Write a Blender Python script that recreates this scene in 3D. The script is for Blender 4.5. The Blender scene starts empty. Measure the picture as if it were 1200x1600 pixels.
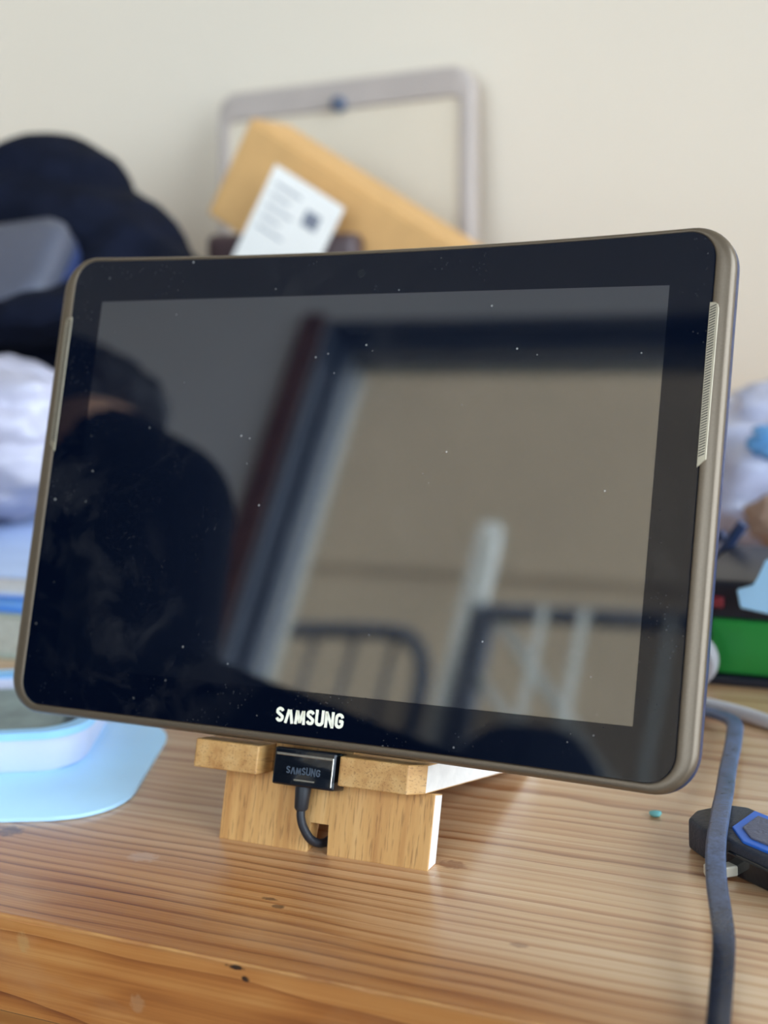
import bpy, bmesh, math, random
from mathutils import Vector, Matrix, noise
random.seed(7)
scene = bpy.context.scene
COL = scene.collection

# ---------------------------------------------------------------- camera, world, light, exposure
cam_d = bpy.data.cameras.new('camera')
cam = bpy.data.objects.new('camera', cam_d); COL.objects.link(cam)
cam_d.sensor_fit = 'VERTICAL'; cam_d.sensor_height = 36.0; cam_d.sensor_width = 27.0
cam_d.lens = 2340.0 / 1600.0 * 36.0
cam_d.clip_start = 0.005; cam_d.clip_end = 100
CAM = Vector((0.2396, -0.4352, 0.9539))
FWD = Vector((-0.44727, 0.87443, -0.18802)).normalized()
TEAR = Vector((0.89375, 0.44571, -0.05105))          # image right (camera rolled about 3 degrees)
RGT = (TEAR - FWD * TEAR.dot(FWD)).normalized()
UPV = RGT.cross(FWD)
cam.matrix_world = Matrix(((RGT.x, UPV.x, -FWD.x, CAM.x), (RGT.y, UPV.y, -FWD.y, CAM.y), (RGT.z, UPV.z, -FWD.z, CAM.z), (0, 0, 0, 1)))
cam_d.dof.use_dof = True
cam_d.dof.focus_distance = 0.475
cam_d.dof.aperture_fstop = cam_d.lens / 7.0          # lens opening of 7 mm
cam_d.dof.aperture_blades = 0
scene.camera = cam

world = bpy.data.worlds.new('sky'); scene.world = world; world.use_nodes = True
wb = world.node_tree.nodes['Background']
wb.inputs['Color'].default_value = (0.72, 0.83, 1.0, 1)     # even, bright bluish daylight
wb.inputs['Strength'].default_value = 5.7

def portal(name, loc, rot, sx, sy):
    l = bpy.data.lights.new(name, 'AREA'); l.shape = 'RECTANGLE'; l.size = sx; l.size_y = sy
    l.cycles.is_portal = True
    o = bpy.data.objects.new(name, l); o.location = loc; o.rotation_euler = rot; COL.objects.link(o)
    return o
portal('daylight_portal', (1.16, -0.26, 1.525), (0, math.radians(90), 0), 1.85, 1.88)
portal('daylight_portal', (-0.10, -1.72, 1.43), (math.radians(90), 0, 0), 1.9, 1.2)

scene.view_settings.view_transform = 'Standard'
scene.view_settings.look = 'None'
scene.view_settings.gamma = 1.0
scene.view_settings.use_curve_mapping = False
scene.view_settings.exposure = 0.75
scene.cycles.use_denoising = True
scene.cycles.max_bounces = 10
scene.cycles.diffuse_bounces = 6
scene.cycles.caustics_reflective = False
scene.cycles.caustics_refractive = False

# ---------------------------------------------------------------- materials
def S(r, g, b):
    f = lambda c: (c / 255 / 12.92) if c / 255 <= 0.04045 else ((c / 255 + 0.055) / 1.055) ** 2.4
    return (f(r), f(g), f(b), 1.0)

def mat(name, col, rough=0.5, metal=0.0, ior=1.5, var=0.12, scale=40.0, bump=0.0, bscale=None, trans=0.0, coat=0.0, subsurf=0.0):
    m = bpy.data.materials.new(name); m.use_nodes = True
    nt = m.node_tree; p = nt.nodes['Principled BSDF']
    p.inputs['Roughness'].default_value = rough; p.inputs['Metallic'].default_value = metal
    p.inputs['IOR'].default_value = ior
    p.inputs['Transmission Weight'].default_value = trans
    p.inputs['Coat Weight'].default_value = coat
    tc = nt.nodes.new('ShaderNodeTexCoord')
    n = nt.nodes.new('ShaderNodeTexNoise'); n.inputs['Scale'].default_value = scale; n.inputs['Detail'].default_value = 4
    nt.links.new(tc.outputs['Object'], n.inputs['Vector'])
    r = nt.nodes.new('ShaderNodeValToRGB')
    c = Vector(col[:3])
    r.color_ramp.elements[0].position = 0.3; r.color_ramp.elements[1].position = 0.7
    r.color_ramp.elements[0].color = (*(c * (1 - var)), 1); r.color_ramp.elements[1].color = (*(c * (1 + var)), 1)
    nt.links.new(n.outputs['Fac'], r.inputs['Fac']); nt.links.new(r.outputs['Color'], p.inputs['Base Color'])
    if bump:
        n2 = nt.nodes.new('ShaderNodeTexNoise'); n2.inputs['Scale'].default_value = bscale or scale * 4; n2.inputs['Detail'].default_value = 3
        nt.links.new(tc.outputs['Object'], n2.inputs['Vector'])
        b = nt.nodes.new('ShaderNodeBump'); b.inputs['Strength'].default_value = bump; b.inputs['Distance'].default_value = 0.002
        nt.links.new(n2.outputs['Fac'], b.inputs['Height']); nt.links.new(b.outputs['Normal'], p.inputs['Normal'])
    return m

class NB:                                            # small node-building helper
    def __init__(self, name):
        self.m = bpy.data.materials.new(name); self.m.use_nodes = True
        self.nt = self.m.node_tree; self.p = self.nt.nodes['Principled BSDF']
        self.tc = self.nt.nodes.new('ShaderNodeTexCoord')
    def put(self, sock, v):
        if isinstance(v, bpy.types.NodeSocket): self.nt.links.new(v, sock)
        elif v is not None: sock.default_value = v
    def math(self, op, a, b=None, c=None, clamp=False):
        n = self.nt.nodes.new('ShaderNodeMath'); n.operation = op; n.use_clamp = clamp
        for k, v in enumerate((a, b, c)):
            if v is not None: self.put(n.inputs[k], v)
        return n.outputs[0]
    def sep(self, v):
        n = self.nt.nodes.new('ShaderNodeSeparateXYZ'); self.put(n.inputs[0], v); return n.outputs
    def comb(self, x, y, z):
        n = self.nt.nodes.new('ShaderNodeCombineXYZ')
        for k, v in enumerate((x, y, z)): self.put(n.inputs[k], v)
        return n.outputs[0]
    def mapping(self, v, sc=(1, 1, 1), loc=(0, 0, 0), rot=(0, 0, 0)):
        n = self.nt.nodes.new('ShaderNodeMapping'); self.put(n.inputs['Vector'], v)
        n.inputs['Scale'].default_value = sc; n.inputs['Location'].default_value = loc; n.inputs['Rotation'].default_value = rot
        return n.outputs[0]
    def noise(self, v, scale, detail=4, rough=0.55, dist=0.0):
        n = self.nt.nodes.new('ShaderNodeTexNoise'); self.put(n.inputs['Vector'], v)
        n.inputs['Scale'].default_value = scale; n.inputs['Detail'].default_value = detail
        n.inputs['Roughness'].default_value = rough; n.inputs['Distortion'].default_value = dist
        return n.outputs['Fac']
    def ramp(self, f, stops, interp='LINEAR'):
        n = self.nt.nodes.new('ShaderNodeValToRGB'); self.put(n.inputs['Fac'], f); cr = n.color_ramp; cr.interpolation = interp
        while len(cr.elements) < len(stops): cr.elements.new(0.5)
        for e, (pos, c) in zip(cr.elements, stops):
            e.position = pos; e.color = c if len(c) == 4 else (*c, 1)
        return n.outputs['Color']
    def mix(self, f, a, b, mode='MIX'):
        n = self.nt.nodes.new('ShaderNodeMix'); n.data_type = 'RGBA'; n.blend_type = mode
        self.put(n.inputs[0], f); self.put(n.inputs[6], a); self.put(n.inputs[7], b)
        return n.outputs[2]
    def bump(self, h, strength, dist=0.001):
        n = self.nt.nodes.new('ShaderNodeBump'); n.inputs['Strength'].default_value = strength; n.inputs['Distance'].default_value = dist
        self.put(n.inputs['Height'], h); self.nt.links.new(n.outputs['Normal'], self.p.inputs['Normal'])

G = lambda v: (v, v, v, 1)

def table_wood():
    b = NB('varnished_pine'); v = b.tc.outputs['Object']
    x, y, z = b.sep(v)[:3]                            # local: y runs across the grain, z is height
    slow = b.noise(b.mapping(v, (1.6, 5.0, 5.0)), 1.5, 3)
    slow2 = b.noise(b.mapping(v, (5.0, 14.0, 14.0), (3, 1, 2)), 2.0, 2)
    yy = b.math('MULTIPLY_ADD', b.math('SUBTRACT', slow, 0.5), 0.024, y)
    zz = b.math('MULTIPLY_ADD', b.math('SUBTRACT', slow2, 0.5), 0.007, z)
    dy = b.math('SUBTRACT', yy, -0.13); dz = b.math('SUBTRACT', zz, 0.60)
    r = b.math('SQRT', b.math('ADD', b.math('MULTIPLY', dy, dy), b.math('MULTIPLY', dz, dz)))
    ph = b.math('MULTIPLY_ADD', b.noise(b.mapping(v, (0.5, 22.0, 22.0), (4, 0, 3)), 1.0, 2), 5.0, b.math('MULTIPLY', r, 230.0))
    ring = b.math('FRACT', ph)                         # sharp late-wood line, then slow return
    fine = b.noise(b.mapping(v, (4.0, 330.0, 330.0)), 1.0, 5, 0.65)
    fine2 = b.noise(b.mapping(v, (9.0, 900.0, 900.0)), 1.0, 3, 0.6)
    mid = b.noise(b.mapping(v, (1.2, 26.0, 26.0), (0.7, 0, 0)), 1.0, 3)
    rvar = b.noise(b.mapping(v, (1.0, 40.0, 40.0), (2, 0, 0)), 1.0, 3)
    f = b.math('ADD', b.math('MULTIPLY', b.math('POWER', ring, 3.5), b.math('MULTIPLY_ADD', rvar, 0.75, -0.10)), b.math('ADD', b.math('MULTIPLY', fine, 0.48), b.math('MULTIPLY', mid, 0.50)))
    f = b.math('ADD', f, b.math('MULTIPLY', b.math('SINE', b.math('MULTIPLY', yy, 5200.0)), 0.030))
    f = b.math('ADD', f, b.math('MULTIPLY', b.math('SUBTRACT', fine2, 0.5), 0.22))
    c = b.ramp(f, [(0.36, S(198, 142, 88)), (0.52, S(180, 119, 66)), (0.66, S(152, 90, 46)), (0.82, S(114, 60, 32)), (1.0, S(82, 42, 24))])
    pale = b.ramp(f, [(0.36, S(226, 196, 160)), (0.52, S(212, 174, 132)), (0.66, S(192, 144, 100)), (0.82, S(158, 104, 66)), (1.0, S(132, 86, 58))])
    pale_glare = b.math('ADD', b.math('ADD', y, 0.29 + 0.062), b.math('MULTIPLY', b.math('MAXIMUM', b.math('ADD', x, 0.0), 0.0), 0.42))  # paler wood towards back and right, with glare painted into the colour
    pale_glare = b.math('MULTIPLY_ADD', b.math('SUBTRACT', b.noise(b.mapping(v, (3, 60, 60), (1, 4, 0)), 1.0, 3), 0.5), 0.05, pale_glare)
    pale_glare = b.math('MULTIPLY', b.ramp(b.math('MULTIPLY', pale_glare, 20.0), [(0.0, G(0)), (1.0, G(1))]), b.ramp(b.math('MULTIPLY', b.math('SUBTRACT', z, 0.7475), 500.0), [(0.2, G(0)), (0.9, G(1))]))
    c = b.mix(b.math('MULTIPLY', pale_glare, 0.85), c, pale)
    lip = b.ramp(b.math('MULTIPLY', b.math('SUBTRACT', z, 0.7480), 700.0), [(0.0, G(1)), (1.0, G(0))])
    c = b.mix(b.math('MULTIPLY', lip, 0.55), c, b.ramp(f, [(0.36, S(214, 146, 74)), (0.60, S(192, 118, 52)), (0.85, S(140, 76, 32))]))
    # pale worn areas and a few dents / knots with their own shape
    wear = b.noise(b.mapping(v, (6, 16, 16), (5, 2, 1)), 1.6, 5, 0.6)
    c = b.mix(b.math('MULTIPLY', b.ramp(wear, [(0.52, G(0)), (0.72, G(1))]), 0.35), c, S(206, 166, 122))
    def spot(px, py, pz, sx, sy, sz, col, amt):
        nonlocal c
        d = b.math('ADD', b.math('ADD', b.math('POWER', b.math('MULTIPLY', b.math('SUBTRACT', x, px), 1 / sx), 2.0),
                                  b.math('POWER', b.math('MULTIPLY', b.math('SUBTRACT', y, py), 1 / sy), 2.0)),
                   b.math('POWER', b.math('MULTIPLY', b.math('SUBTRACT', z, pz), 1 / sz), 2.0))
        nz = b.noise(v, 420, 3)
        d = b.math('MULTIPLY_ADD', b.math('SUBTRACT', nz, 0.5), 2.2, d)
        c = b.mix(b.math('MULTIPLY', b.ramp(d, [(0.35, G(1)), (1.0, G(0))]), amt), c, col)
    oy = -0.29
    spot(0.0040, -0.0665 + oy, 0.75, 0.0034, 0.0011, 0.02, S(60, 36, 26), 0.7)
    spot(0.0095, -0.0702 + oy, 0.75, 0.0024, 0.0014, 0.02, S(60, 36, 26), 0.7)
    spot(0.0874, -0.0672 + oy, 0.75, 0.0034, 0.0016, 0.02, S(112, 66, 46), 0.5)
    spot(0.0472, -0.0238 + oy, 0.75, 0.0060, 0.0034, 0.02, S(120, 72, 54), 0.55)
    spot(-0.1120, -0.0520 + oy, 0.75, 0.0060, 0.0050, 0.02, S(70, 36, 40), 0.7)
    spot(-0.0531, -0.0540 + oy, 0.75, 0.0070, 0.0040, 0.02, S(200, 176, 160), 0.35)
    spot(0.0160, -0.1055 + oy, 0.7485, 0.0036, 0.01, 0.0009, S(30, 18, 16), 0.95)
    spot(0.0192, -0.1055 + oy, 0.7455, 0.0018, 0.01, 0.0010, S(30, 18, 16), 0.95)
    spot(-0.062, -0.1055 + oy, 0.742, 0.0026, 0.01, 0.0040, S(196, 152, 96), 0.5)
    spot(-0.020, -0.1055 + oy, 0.7300, 0.0030, 0.01, 0.0035, S(190, 150, 110), 0.32)
    # bare rubbed arris along the front edge
    edge = b.math('MULTIPLY', b.ramp(b.math('MULTIPLY_ADD', b.math('ADD', y, 0.1055 + 0.29), 900.0, 0.0), [(0.2, G(1)), (0.95, G(0))]),
                  b.ramp(b.math('MULTIPLY', b.math('SUBTRACT', z, 0.7486), 700.0), [(0.2, G(0)), (0.75, G(1))]))
    en = b.noise(b.mapping(v, (26, 60, 60)), 3.0, 4)
    c = b.mix(b.math('MULTIPLY', edge, b.ramp(en, [(0.35, G(0.15)), (0.62, G(0.8))])), c, S(208, 152, 86))
    b.put(b.p.inputs['Base Color'], c)
    rg = b.noise(b.mapping(v, (8, 30, 30)), 4.0, 4)
    b.put(b.p.inputs['Roughness'], b.math('MULTIPLY_ADD', rg, 0.25, 0.27))
    b.p.inputs['Coat Weight'].default_value = 0.8; b.p.inputs['Coat Roughness'].default_value = 0.26; b.p.inputs['Coat IOR'].default_value = 1.55
    b.bump(b.math('SUBTRACT', b.math('MULTIPLY', fine, 0.6), b.math('MULTIPLY', ring, 0.4)), 0.35, 0.0008)
    return b.m

def oak(name, axis, tint=1.0):                         # axis: the local direction of the grain
    b = NB(name); v = b.tc.outputs['Object']
    sc = [260.0, 260.0, 260.0]; sc[axis] = 14.0
    sb = [70.0, 70.0, 70.0]; sb[axis] = 3.0
    a = b.noise(b.mapping(v, sc), 1.0, 4, 0.6)
    w = b.noise(b.mapping(v, sb), 1.0, 3, 0.5, 0.6)
    sp = [1500.0, 1500.0, 1500.0]; sp[axis] = 110.0
    pores = b.noise(b.mapping(v, sp), 1.0, 2)
    f = b.math('ADD', b.math('MULTIPLY', a, 0.5), b.math('MULTIPLY', w, 0.5))
    k = tint
    c = b.ramp(f, [(0.30, S(222 * k, 178 * k, 118 * k)), (0.5, S(206 * k, 156 * k, 92 * k)), (0.68, S(176 * k, 120 * k, 62 * k))])
    c = b.mix(b.math('MULTIPLY', b.ramp(pores, [(0.56, G(0)), (0.66, G(1))]), 0.45), c, S(112, 70, 34))
    b.put(b.p.inputs['Base Color'], c); b.p.inputs['Roughness'].default_value = 0.55
    b.bump(a, 0.25, 0.0006)
    return b.m

def dark_glass(name, ior, base, rough):
    b = NB(name); v = b.tc.outputs['Object']
    dots = b.nt.nodes.new('ShaderNodeTexVoronoi'); dots.inputs['Scale'].default_value = 150
    b.nt.links.new(v, dots.inputs['Vector'])
    sel = b.noise(v, 37, 2)
    thr = b.ramp(dots.outputs['Distance'], [(0.035, G(1)), (0.075, G(0))])
    dots2 = b.nt.nodes.new('ShaderNodeTexVoronoi'); dots2.inputs['Scale'].default_value = 640
    b.nt.links.new(v, dots2.inputs['Vector'])
    thr2 = b.ramp(dots2.outputs['Distance'], [(0.09, G(1)), (0.2, G(0))])
    sel2 = b.noise(v, 55, 4, 0.7)
    dust = b.math('ADD', b.math('MULTIPLY', thr, b.ramp(sel, [(0.50, G(0)), (0.60, G(0.5))])),
                  b.math('MULTIPLY', thr2, b.ramp(sel2, [(0.48, G(0)), (0.70, G(0.10))])))
    big = b.noise(v, 11, 3, 0.5, 0.4); fing = b.noise(v, 42, 5, 0.7, 0.8)
    smear = b.math('MULTIPLY', b.ramp(big, [(0.46, G(0)), (0.72, G(1))]), b.ramp(fing, [(0.50, G(0)), (0.78, G(1))]))
    f = b.math('ADD', dust, b.math('MULTIPLY', smear, 0.05), clamp=True)
    c = b.mix(f, base, S(205, 200, 192))
    b.put(b.p.inputs['Base Color'], c)
    b.p.inputs['IOR'].default_value = ior
    b.put(b.p.inputs['Roughness'], b.math('MULTIPLY_ADD', smear, 0.05, rough))
    return b.m

M = {}
M['table'] = table_wood()
M['table'].node_tree.nodes['Principled BSDF'].inputs['Specular IOR Level'].default_value = 0.5
M['oak_y'] = oak('oak_upright_grain', 1, 1.0)
M['oak_z'] = oak('oak_ledge_grain', 2, 0.93)
M['glare_edge'] = mat('oak_edge_painted_glare', S(226, 218, 208), 0.5, var=0.06, scale=200, bump=0.1)  # near-white colour standing in for glare on the oak
M['glass'] = dark_glass('black_front_glass', 1.50, (0.0012, 0.0028, 0.0085, 1), 0.015)
M['lcd'] = dark_glass('unlit_display', 2.55, (0.0018, 0.0038, 0.0105, 1), 0.02)
M['taupe'] = mat('taupe_metallic_paint', S(106, 92, 75), 0.38, 0.5, var=0.05, scale=1500, bump=0.04, bscale=2500)
M['shell'] = mat('dark_blue_grey_plastic', S(44, 56, 88), 0.30, 0.2, var=0.2, scale=300, bump=0.1, bscale=700)
M['grille'] = mat('silver_mesh', S(156, 145, 124), 0.38, 0.7, var=0.05, scale=300)
M['grille_dark'] = mat('grille_recess', S(40, 35, 30), 0.7)
M['cream_print'] = mat('cream_print', S(252, 246, 222), 0.5, var=0.02)
M['grey_print'] = mat('faint_grey_print', S(66, 76, 88), 0.45, var=0.02)
M['black_gloss'] = mat('black_gloss_plastic', (0.006, 0.008, 0.012, 1), 0.09, var=0.1)
M['chrome'] = mat('bright_chamfer', S(220, 214, 200), 0.22, 0.9, var=0.04)
M['rubber'] = mat('black_rubber', (0.012, 0.013, 0.017, 1), 0.5, var=0.2)
M['plaster'] = mat('cream_plaster', (0.83, 0.72, 0.575, 1), 0.9, var=0.025, scale=3.0, bump=0.12, bscale=160)
M['plaster_cool'] = mat('pale_grey_blue_plaster', (0.80, 0.82, 0.86, 1), 0.9, var=0.025, scale=3.0, bump=0.12, bscale=160)
M['ceiling'] = mat('white_ceiling_paint', (0.78, 0.77, 0.74, 1), 0.9, var=0.02, scale=4)
M['floor'] = mat('grey_carpet', S(122, 112, 104), 0.95, var=0.2, scale=90, bump=0.5)
M['sash'] = mat('blue_grey_window_paint', S(94, 104, 122), 0.45, var=0.06)
M['sash_dark'] = mat('dark_window_seal', S(44, 50, 64), 0.5)
M['bead'] = mat('cream_window_bead', S(206, 196, 170), 0.5, var=0.05)
M['trimwood'] = mat('brown_wood_trim', S(112, 72, 54), 0.5, var=0.25, scale=30)
M['render'] = mat('warm_house_render', (0.405, 0.315, 0.205, 1), 0.9, var=0.06, scale=2.0, bump=0.3, bscale=60)
M['railing'] = mat('dark_railing_paint', S(58, 62, 70), 0.5, var=0.1)
M['galvanised'] = mat('pale_galvanised_steel', S(206, 204, 192), 0.5, 0.2, var=0.1)
M['ground'] = mat('outdoor_paving', S(128, 124, 116), 0.95, var=0.15, scale=2)

def pane_material():
    b = NB('window_glass'); nt = b.nt
    tr = nt.nodes.new('ShaderNodeBsdfTransparent'); tr.inputs['Color'].default_value = (0.96, 0.98, 0.97, 1)
    gl = nt.nodes.new('ShaderNodeBsdfGlossy'); gl.inputs['Roughness'].default_value = 0.0
    fr = nt.nodes.new('ShaderNodeFresnel'); fr.inputs['IOR'].default_value = 1.45
    mx = nt.nodes.new('ShaderNodeMixShader')
    nt.links.new(fr.outputs[0], mx.inputs[0]); nt.links.new(tr.outputs[0], mx.inputs[1]); nt.links.new(gl.outputs[0], mx.inputs[2])
    nt.links.new(mx.outputs[0], nt.nodes['Material Output'].inputs['Surface'])
    nt.nodes.remove(b.p)
    return b.m
M['pane'] = pane_material()

# ---------------------------------------------------------------- mesh helpers
def obj(name, bm, m, parent=None, smooth=False, label=None, kind=None):
    bmesh.ops.recalc_face_normals(bm, faces=bm.faces[:])
    me = bpy.data.meshes.new(name); bm.to_mesh(me); bm.free()
    for x in (m if isinstance(m, (list, tuple)) else [m]): me.materials.append(x)
    if smooth: me.polygons.foreach_set('use_smooth', [True] * len(me.polygons))
    o = bpy.data.objects.new(name, me); COL.objects.link(o)
    if parent is not None: o.parent = parent
    if label: o['label'] = label
    if kind: o['kind'] = kind
    return o

def tag(o, label, cat, group=None):
    o['label'] = label; o['category'] = cat
    if group: o['group'] = group
    return o

def thing(name, label, cat, loc=(0, 0, 0), rot=(0, 0, 0), group=None):
    o = bpy.data.objects.new(name, None); COL.objects.link(o); o.empty_display_size = 0.02
    o.location = loc; o.rotation_euler = rot
    return tag(o, label, cat, group)

def auto_smooth(o, deg=35):
    me = o.data
    me.polygons.foreach_set('use_smooth', [True] * len(me.polygons))
    bm = bmesh.new(); bm.from_mesh(me)
    for e in bm.edges:
        e.smooth = not (len(e.link_faces) == 2 and e.calc_face_angle(0) > math.radians(deg))
    bm.to_mesh(me); bm.free()

def box(bm, lo, hi, bev=0.0, seg=2, mi=0):
    x0, y0, z0 = lo; x1, y1, z1 = hi
    vs = [bm.verts.new(p) for p in ((x0, y0, z0), (x1, y0, z0), (x1, y1, z0), (x0, y1, z0), (x0, y0, z1), (x1, y0, z1), (x1, y1, z1), (x0, y1, z1))]
    fs = [bm.faces.new([vs[i] for i in f]) for f in ((0, 3, 2, 1), (4, 5, 6, 7), (0, 1, 5, 4), (1, 2, 6, 5), (2, 3, 7, 6), (3, 0, 4, 7))]
    for f in fs: f.material_index = mi
    if bev:
        es = list({e for f in fs for e in f.edges})
        bmesh.ops.bevel(bm, geom=es, offset=bev, segments=seg, profile=0.5, affect='EDGES')
    return vs

def prism(bm, pts, axis, a, b, bev=0.0, seg=2):       # polygon extruded from a to b along an axis
    def P(p, t):
        return (t, p[0], p[1]) if axis == 0 else (p[0], t, p[1]) if axis == 1 else (p[0], p[1], t)
    va = [bm.verts.new(P(p, a)) for p in pts]; vb = [bm.verts.new(P(p, b)) for p in pts]
    n = len(pts)
    fs = [bm.faces.new(va), bm.faces.new(vb[::-1])]
    for i in range(n): fs.append(bm.faces.new((va[i], vb[i], vb[(i + 1) % n], va[(i + 1) % n])))
    if bev:
        es = list({e for f in fs for e in f.edges})
        bmesh.ops.bevel(bm, geom=es, offset=bev, segments=seg, profile=0.5, affect='EDGES')
    return va, vb

def rrect(hx, hy, r, n=10):
    out = []
    for cx, cy, a0 in ((hx - r, hy - r, 0), (-hx + r, hy - r, 90), (-hx + r, -hy + r, 180), (hx - r, -hy + r, 270)):
        for k in range(n + 1):
            a = math.radians(a0 + 90 * k / n); out.append((cx + r * math.cos(a), cy + r * math.sin(a)))
    return out

def loft(bm, rings, cap0=True, cap1=True):
    R = [[bm.verts.new(p) for p in ring] for ring in rings]
    n = len(R[0])
    for a, b in zip(R, R[1:]):
        for i in range(n): bm.faces.new((a[i], a[(i + 1) % n], b[(i + 1) % n], b[i]))
    if cap0: bm.faces.new(R[0])
    if cap1: bm.faces.new(R[-1][::-1])
    return R

def smooth_path(pts, sub=6):
    pts = [Vector(p) for p in pts]; out = []
    for i in range(len(pts) - 1):
        p0 = pts[max(i - 1, 0)]; p1 = pts[i]; p2 = pts[i + 1]; p3 = pts[min(i + 2, len(pts) - 1)]
        for k in range(sub):
            t = k / sub
            out.append(0.5 * ((2 * p1) + (p2 - p0) * t + (2 * p0 - 5 * p1 + 4 * p2 - p3) * t * t + (3 * p1 - p0 - 3 * p2 + p3) * t ** 3))
    out.append(pts[-1]); return out

def tube(bm, pts, r, n=12, ref=None, flat=None, caps=True):   # flat = (half width, half thickness) for ribbons
    pts = [Vector(p) for p in pts]; rings = []
    side = None
    for i, p in enumerate(pts):
        t = (pts[min(i + 1, len(pts) - 1)] - pts[max(i - 1, 0)]).normalized()
        if ref is not None: s = t.cross(Vector(ref)).normalized()
        else:
            if side is None: side = t.orthogonal().normalized()
            s = (side - t * side.dot(t)).normalized(); side = s
        u = s.cross(t)
        ring = []
        rr = r[i] if isinstance(r, (list, tuple)) else r
        if flat:
            for x, y in rrect(flat[0], flat[1], flat[1] * 0.75, 3): ring.append(p + s * x + u * y)
        else:
            for k in range(n):
                a = 2 * math.pi * k / n; ring.append(p + s * (rr * math.cos(a)) + u * (rr * math.sin(a)))
        rings.append(ring)
    loft(bm, rings, caps, caps)

def lathe(bm, prof, n=32, center=(0, 0, 0), axis=2):
    rings = []
    for r, h in prof:
        ring = []
        for k in range(n):
            a = 2 * math.pi * k / n; c, s = r * math.cos(a), r * math.sin(a)
            p = (c, s, h) if axis == 2 else (h, c, s) if axis == 0 else (c, h, s)
            ring.append(Vector(center) + Vector(p))
        rings.append(ring)
    loft(bm, rings)

def capsule(bm, a, b, ra, rb, n=14):
    a = Vector(a); b = Vector(b); d = b - a
    t = d.normalized() if d.length > 1e-6 else Vector((0, 0, 1))
    s = t.orthogonal().normalized(); u = t.cross(s); rings = []
    for k in range(5):
        th = math.radians(85 - 85 * k / 4); rings.append((a - t * ra * math.sin(th), ra * math.cos(th)))
    for k in range(5):
        th = math.radians(85 * k / 4); rings.append((b + t * rb * math.sin(th), rb * math.cos(th)))
    loft(bm, [[c + s * (r * math.cos(2 * math.pi * k / n)) + u * (r * math.sin(2 * math.pi * k / n)) for k in range(n)] for c, r in rings])

def ellipsoid(bm, c, r, rot=None, seg=24, rings=14):
    m = Matrix.Translation(Vector(c)) @ (rot.to_4x4() if rot else Matrix.Identity(4)) @ Matrix.Diagonal((*r, 1))
    bmesh.ops.create_uvsphere(bm, u_segments=seg, v_segments=rings, radius=1.0, matrix=m)

def remeshed(bm, voxel, smooth_it=4):                  # union of overlapping closed shapes as ONE continuous surface
    bmesh.ops.recalc_face_normals(bm, faces=bm.faces[:])
    me = bpy.data.meshes.new('tmp'); bm.to_mesh(me); bm.free()
    o = bpy.data.objects.new('tmp', me); COL.objects.link(o)
    md = o.modifiers.new('r', 'REMESH'); md.mode = 'VOXEL'; md.voxel_size = voxel
    if smooth_it:
        s = o.modifiers.new('s', 'SMOOTH'); s.factor = 0.5; s.iterations = smooth_it
    dg = bpy.context.evaluated_depsgraph_get()
    out = bmesh.new(); out.from_mesh(o.evaluated_get(dg).to_mesh())
    o.evaluated_get(dg).to_mesh_clear()
    bpy.data.objects.remove(o); bpy.data.meshes.remove(me)
    return out

TZ = 0.75                                             # table top height

# ---------------------------------------------------------------- the room
def struct(name, bm, m, **k): return obj(name, bm, m, kind='structure', **k)

X0, X1, Y0, Y1, ZC = -2.6, 1.00, -1.50, 0.72, 2.50
bm = bmesh.new(); box(bm, (X0 - .15, Y0 - .17, -.1), (X1 + .15, Y1 + .15, 0)); struct('floor', bm, M['floor'])
bm = bmesh.new(); box(bm, (X0 - .15, Y0 - .17, ZC), (X1 + .15, Y1 + .15, ZC + .15)); struct('ceiling', bm, M['ceiling'])
bm = bmesh.new(); box(bm, (X0 - 3.0, Y0 - .17, ZC + .15), (X1 + .15, Y0 + .2, 6.5)); struct('wall_shade_block', bm, M['render'])  # unseen wall added above the room to shade the courtyard
bm = bmesh.new(); box(bm, (X0 - .15, Y1, 0), (X1 + .15, Y1 + .15, ZC)); struct('wall_back', bm, M['plaster'])
bm = bmesh.new(); box(bm, (X0 - .15, Y0 - .17, 0), (X0, Y1, ZC)); struct('wall_left', bm, M['plaster'])
# right wall with its window opening
ry0, ry1, rz0, rz1 = -1.20, 0.68, 0.60, 2.45
bm = bmesh.new()
for lo, hi in (((X1, Y0 - .17, 0), (X1 + .15, Y1, rz0)), ((X1, Y0 - .17, rz1), (X1 + .15, Y1, ZC)),
               ((X1, Y0 - .17, rz0), (X1 + .15, ry0, rz1)), ((X1, ry1, rz0), (X1 + .15, Y1, rz1))): box(bm, lo, hi)
struct('wall_right', bm, M['plaster'])
# front wall (behind the camera) with its window opening
fx0, fx1, fz0, fz1 = -1.043, 0.85, 0.83, 2.03
bm = bmesh.new()
for lo, hi in (((X0, Y0 - .17, 0), (X1, Y0, fz0)), ((X0, Y0 - .17, fz1), (X1, Y0, ZC)),
               ((X0, Y0 - .17, fz0), (fx0, Y0, fz1)), ((fx1, Y0 - .17, fz0), (X1, Y0, fz1))): box(bm, lo, hi)
struct('wall_front', bm, M['plaster_cool'])
for nm, lo, hi in (('baseboard_back', (X0, Y1 - .015, 0), (X1, Y1, .09)), ('baseboard_left', (X0, Y0, 0), (X0 + .015, Y1 - .015, .09)),
                   ('baseboard_right', (X1 - .015, Y0, 0), (X1, Y1 - .015, .09)), ('baseboard_front', (X0 + .015, Y0, 0), (X1 - .015, Y0 + .015, .09))):
    bm = bmesh.new(); box(bm, lo, hi, .004); struct(nm, bm, M['ceiling'])

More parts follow.
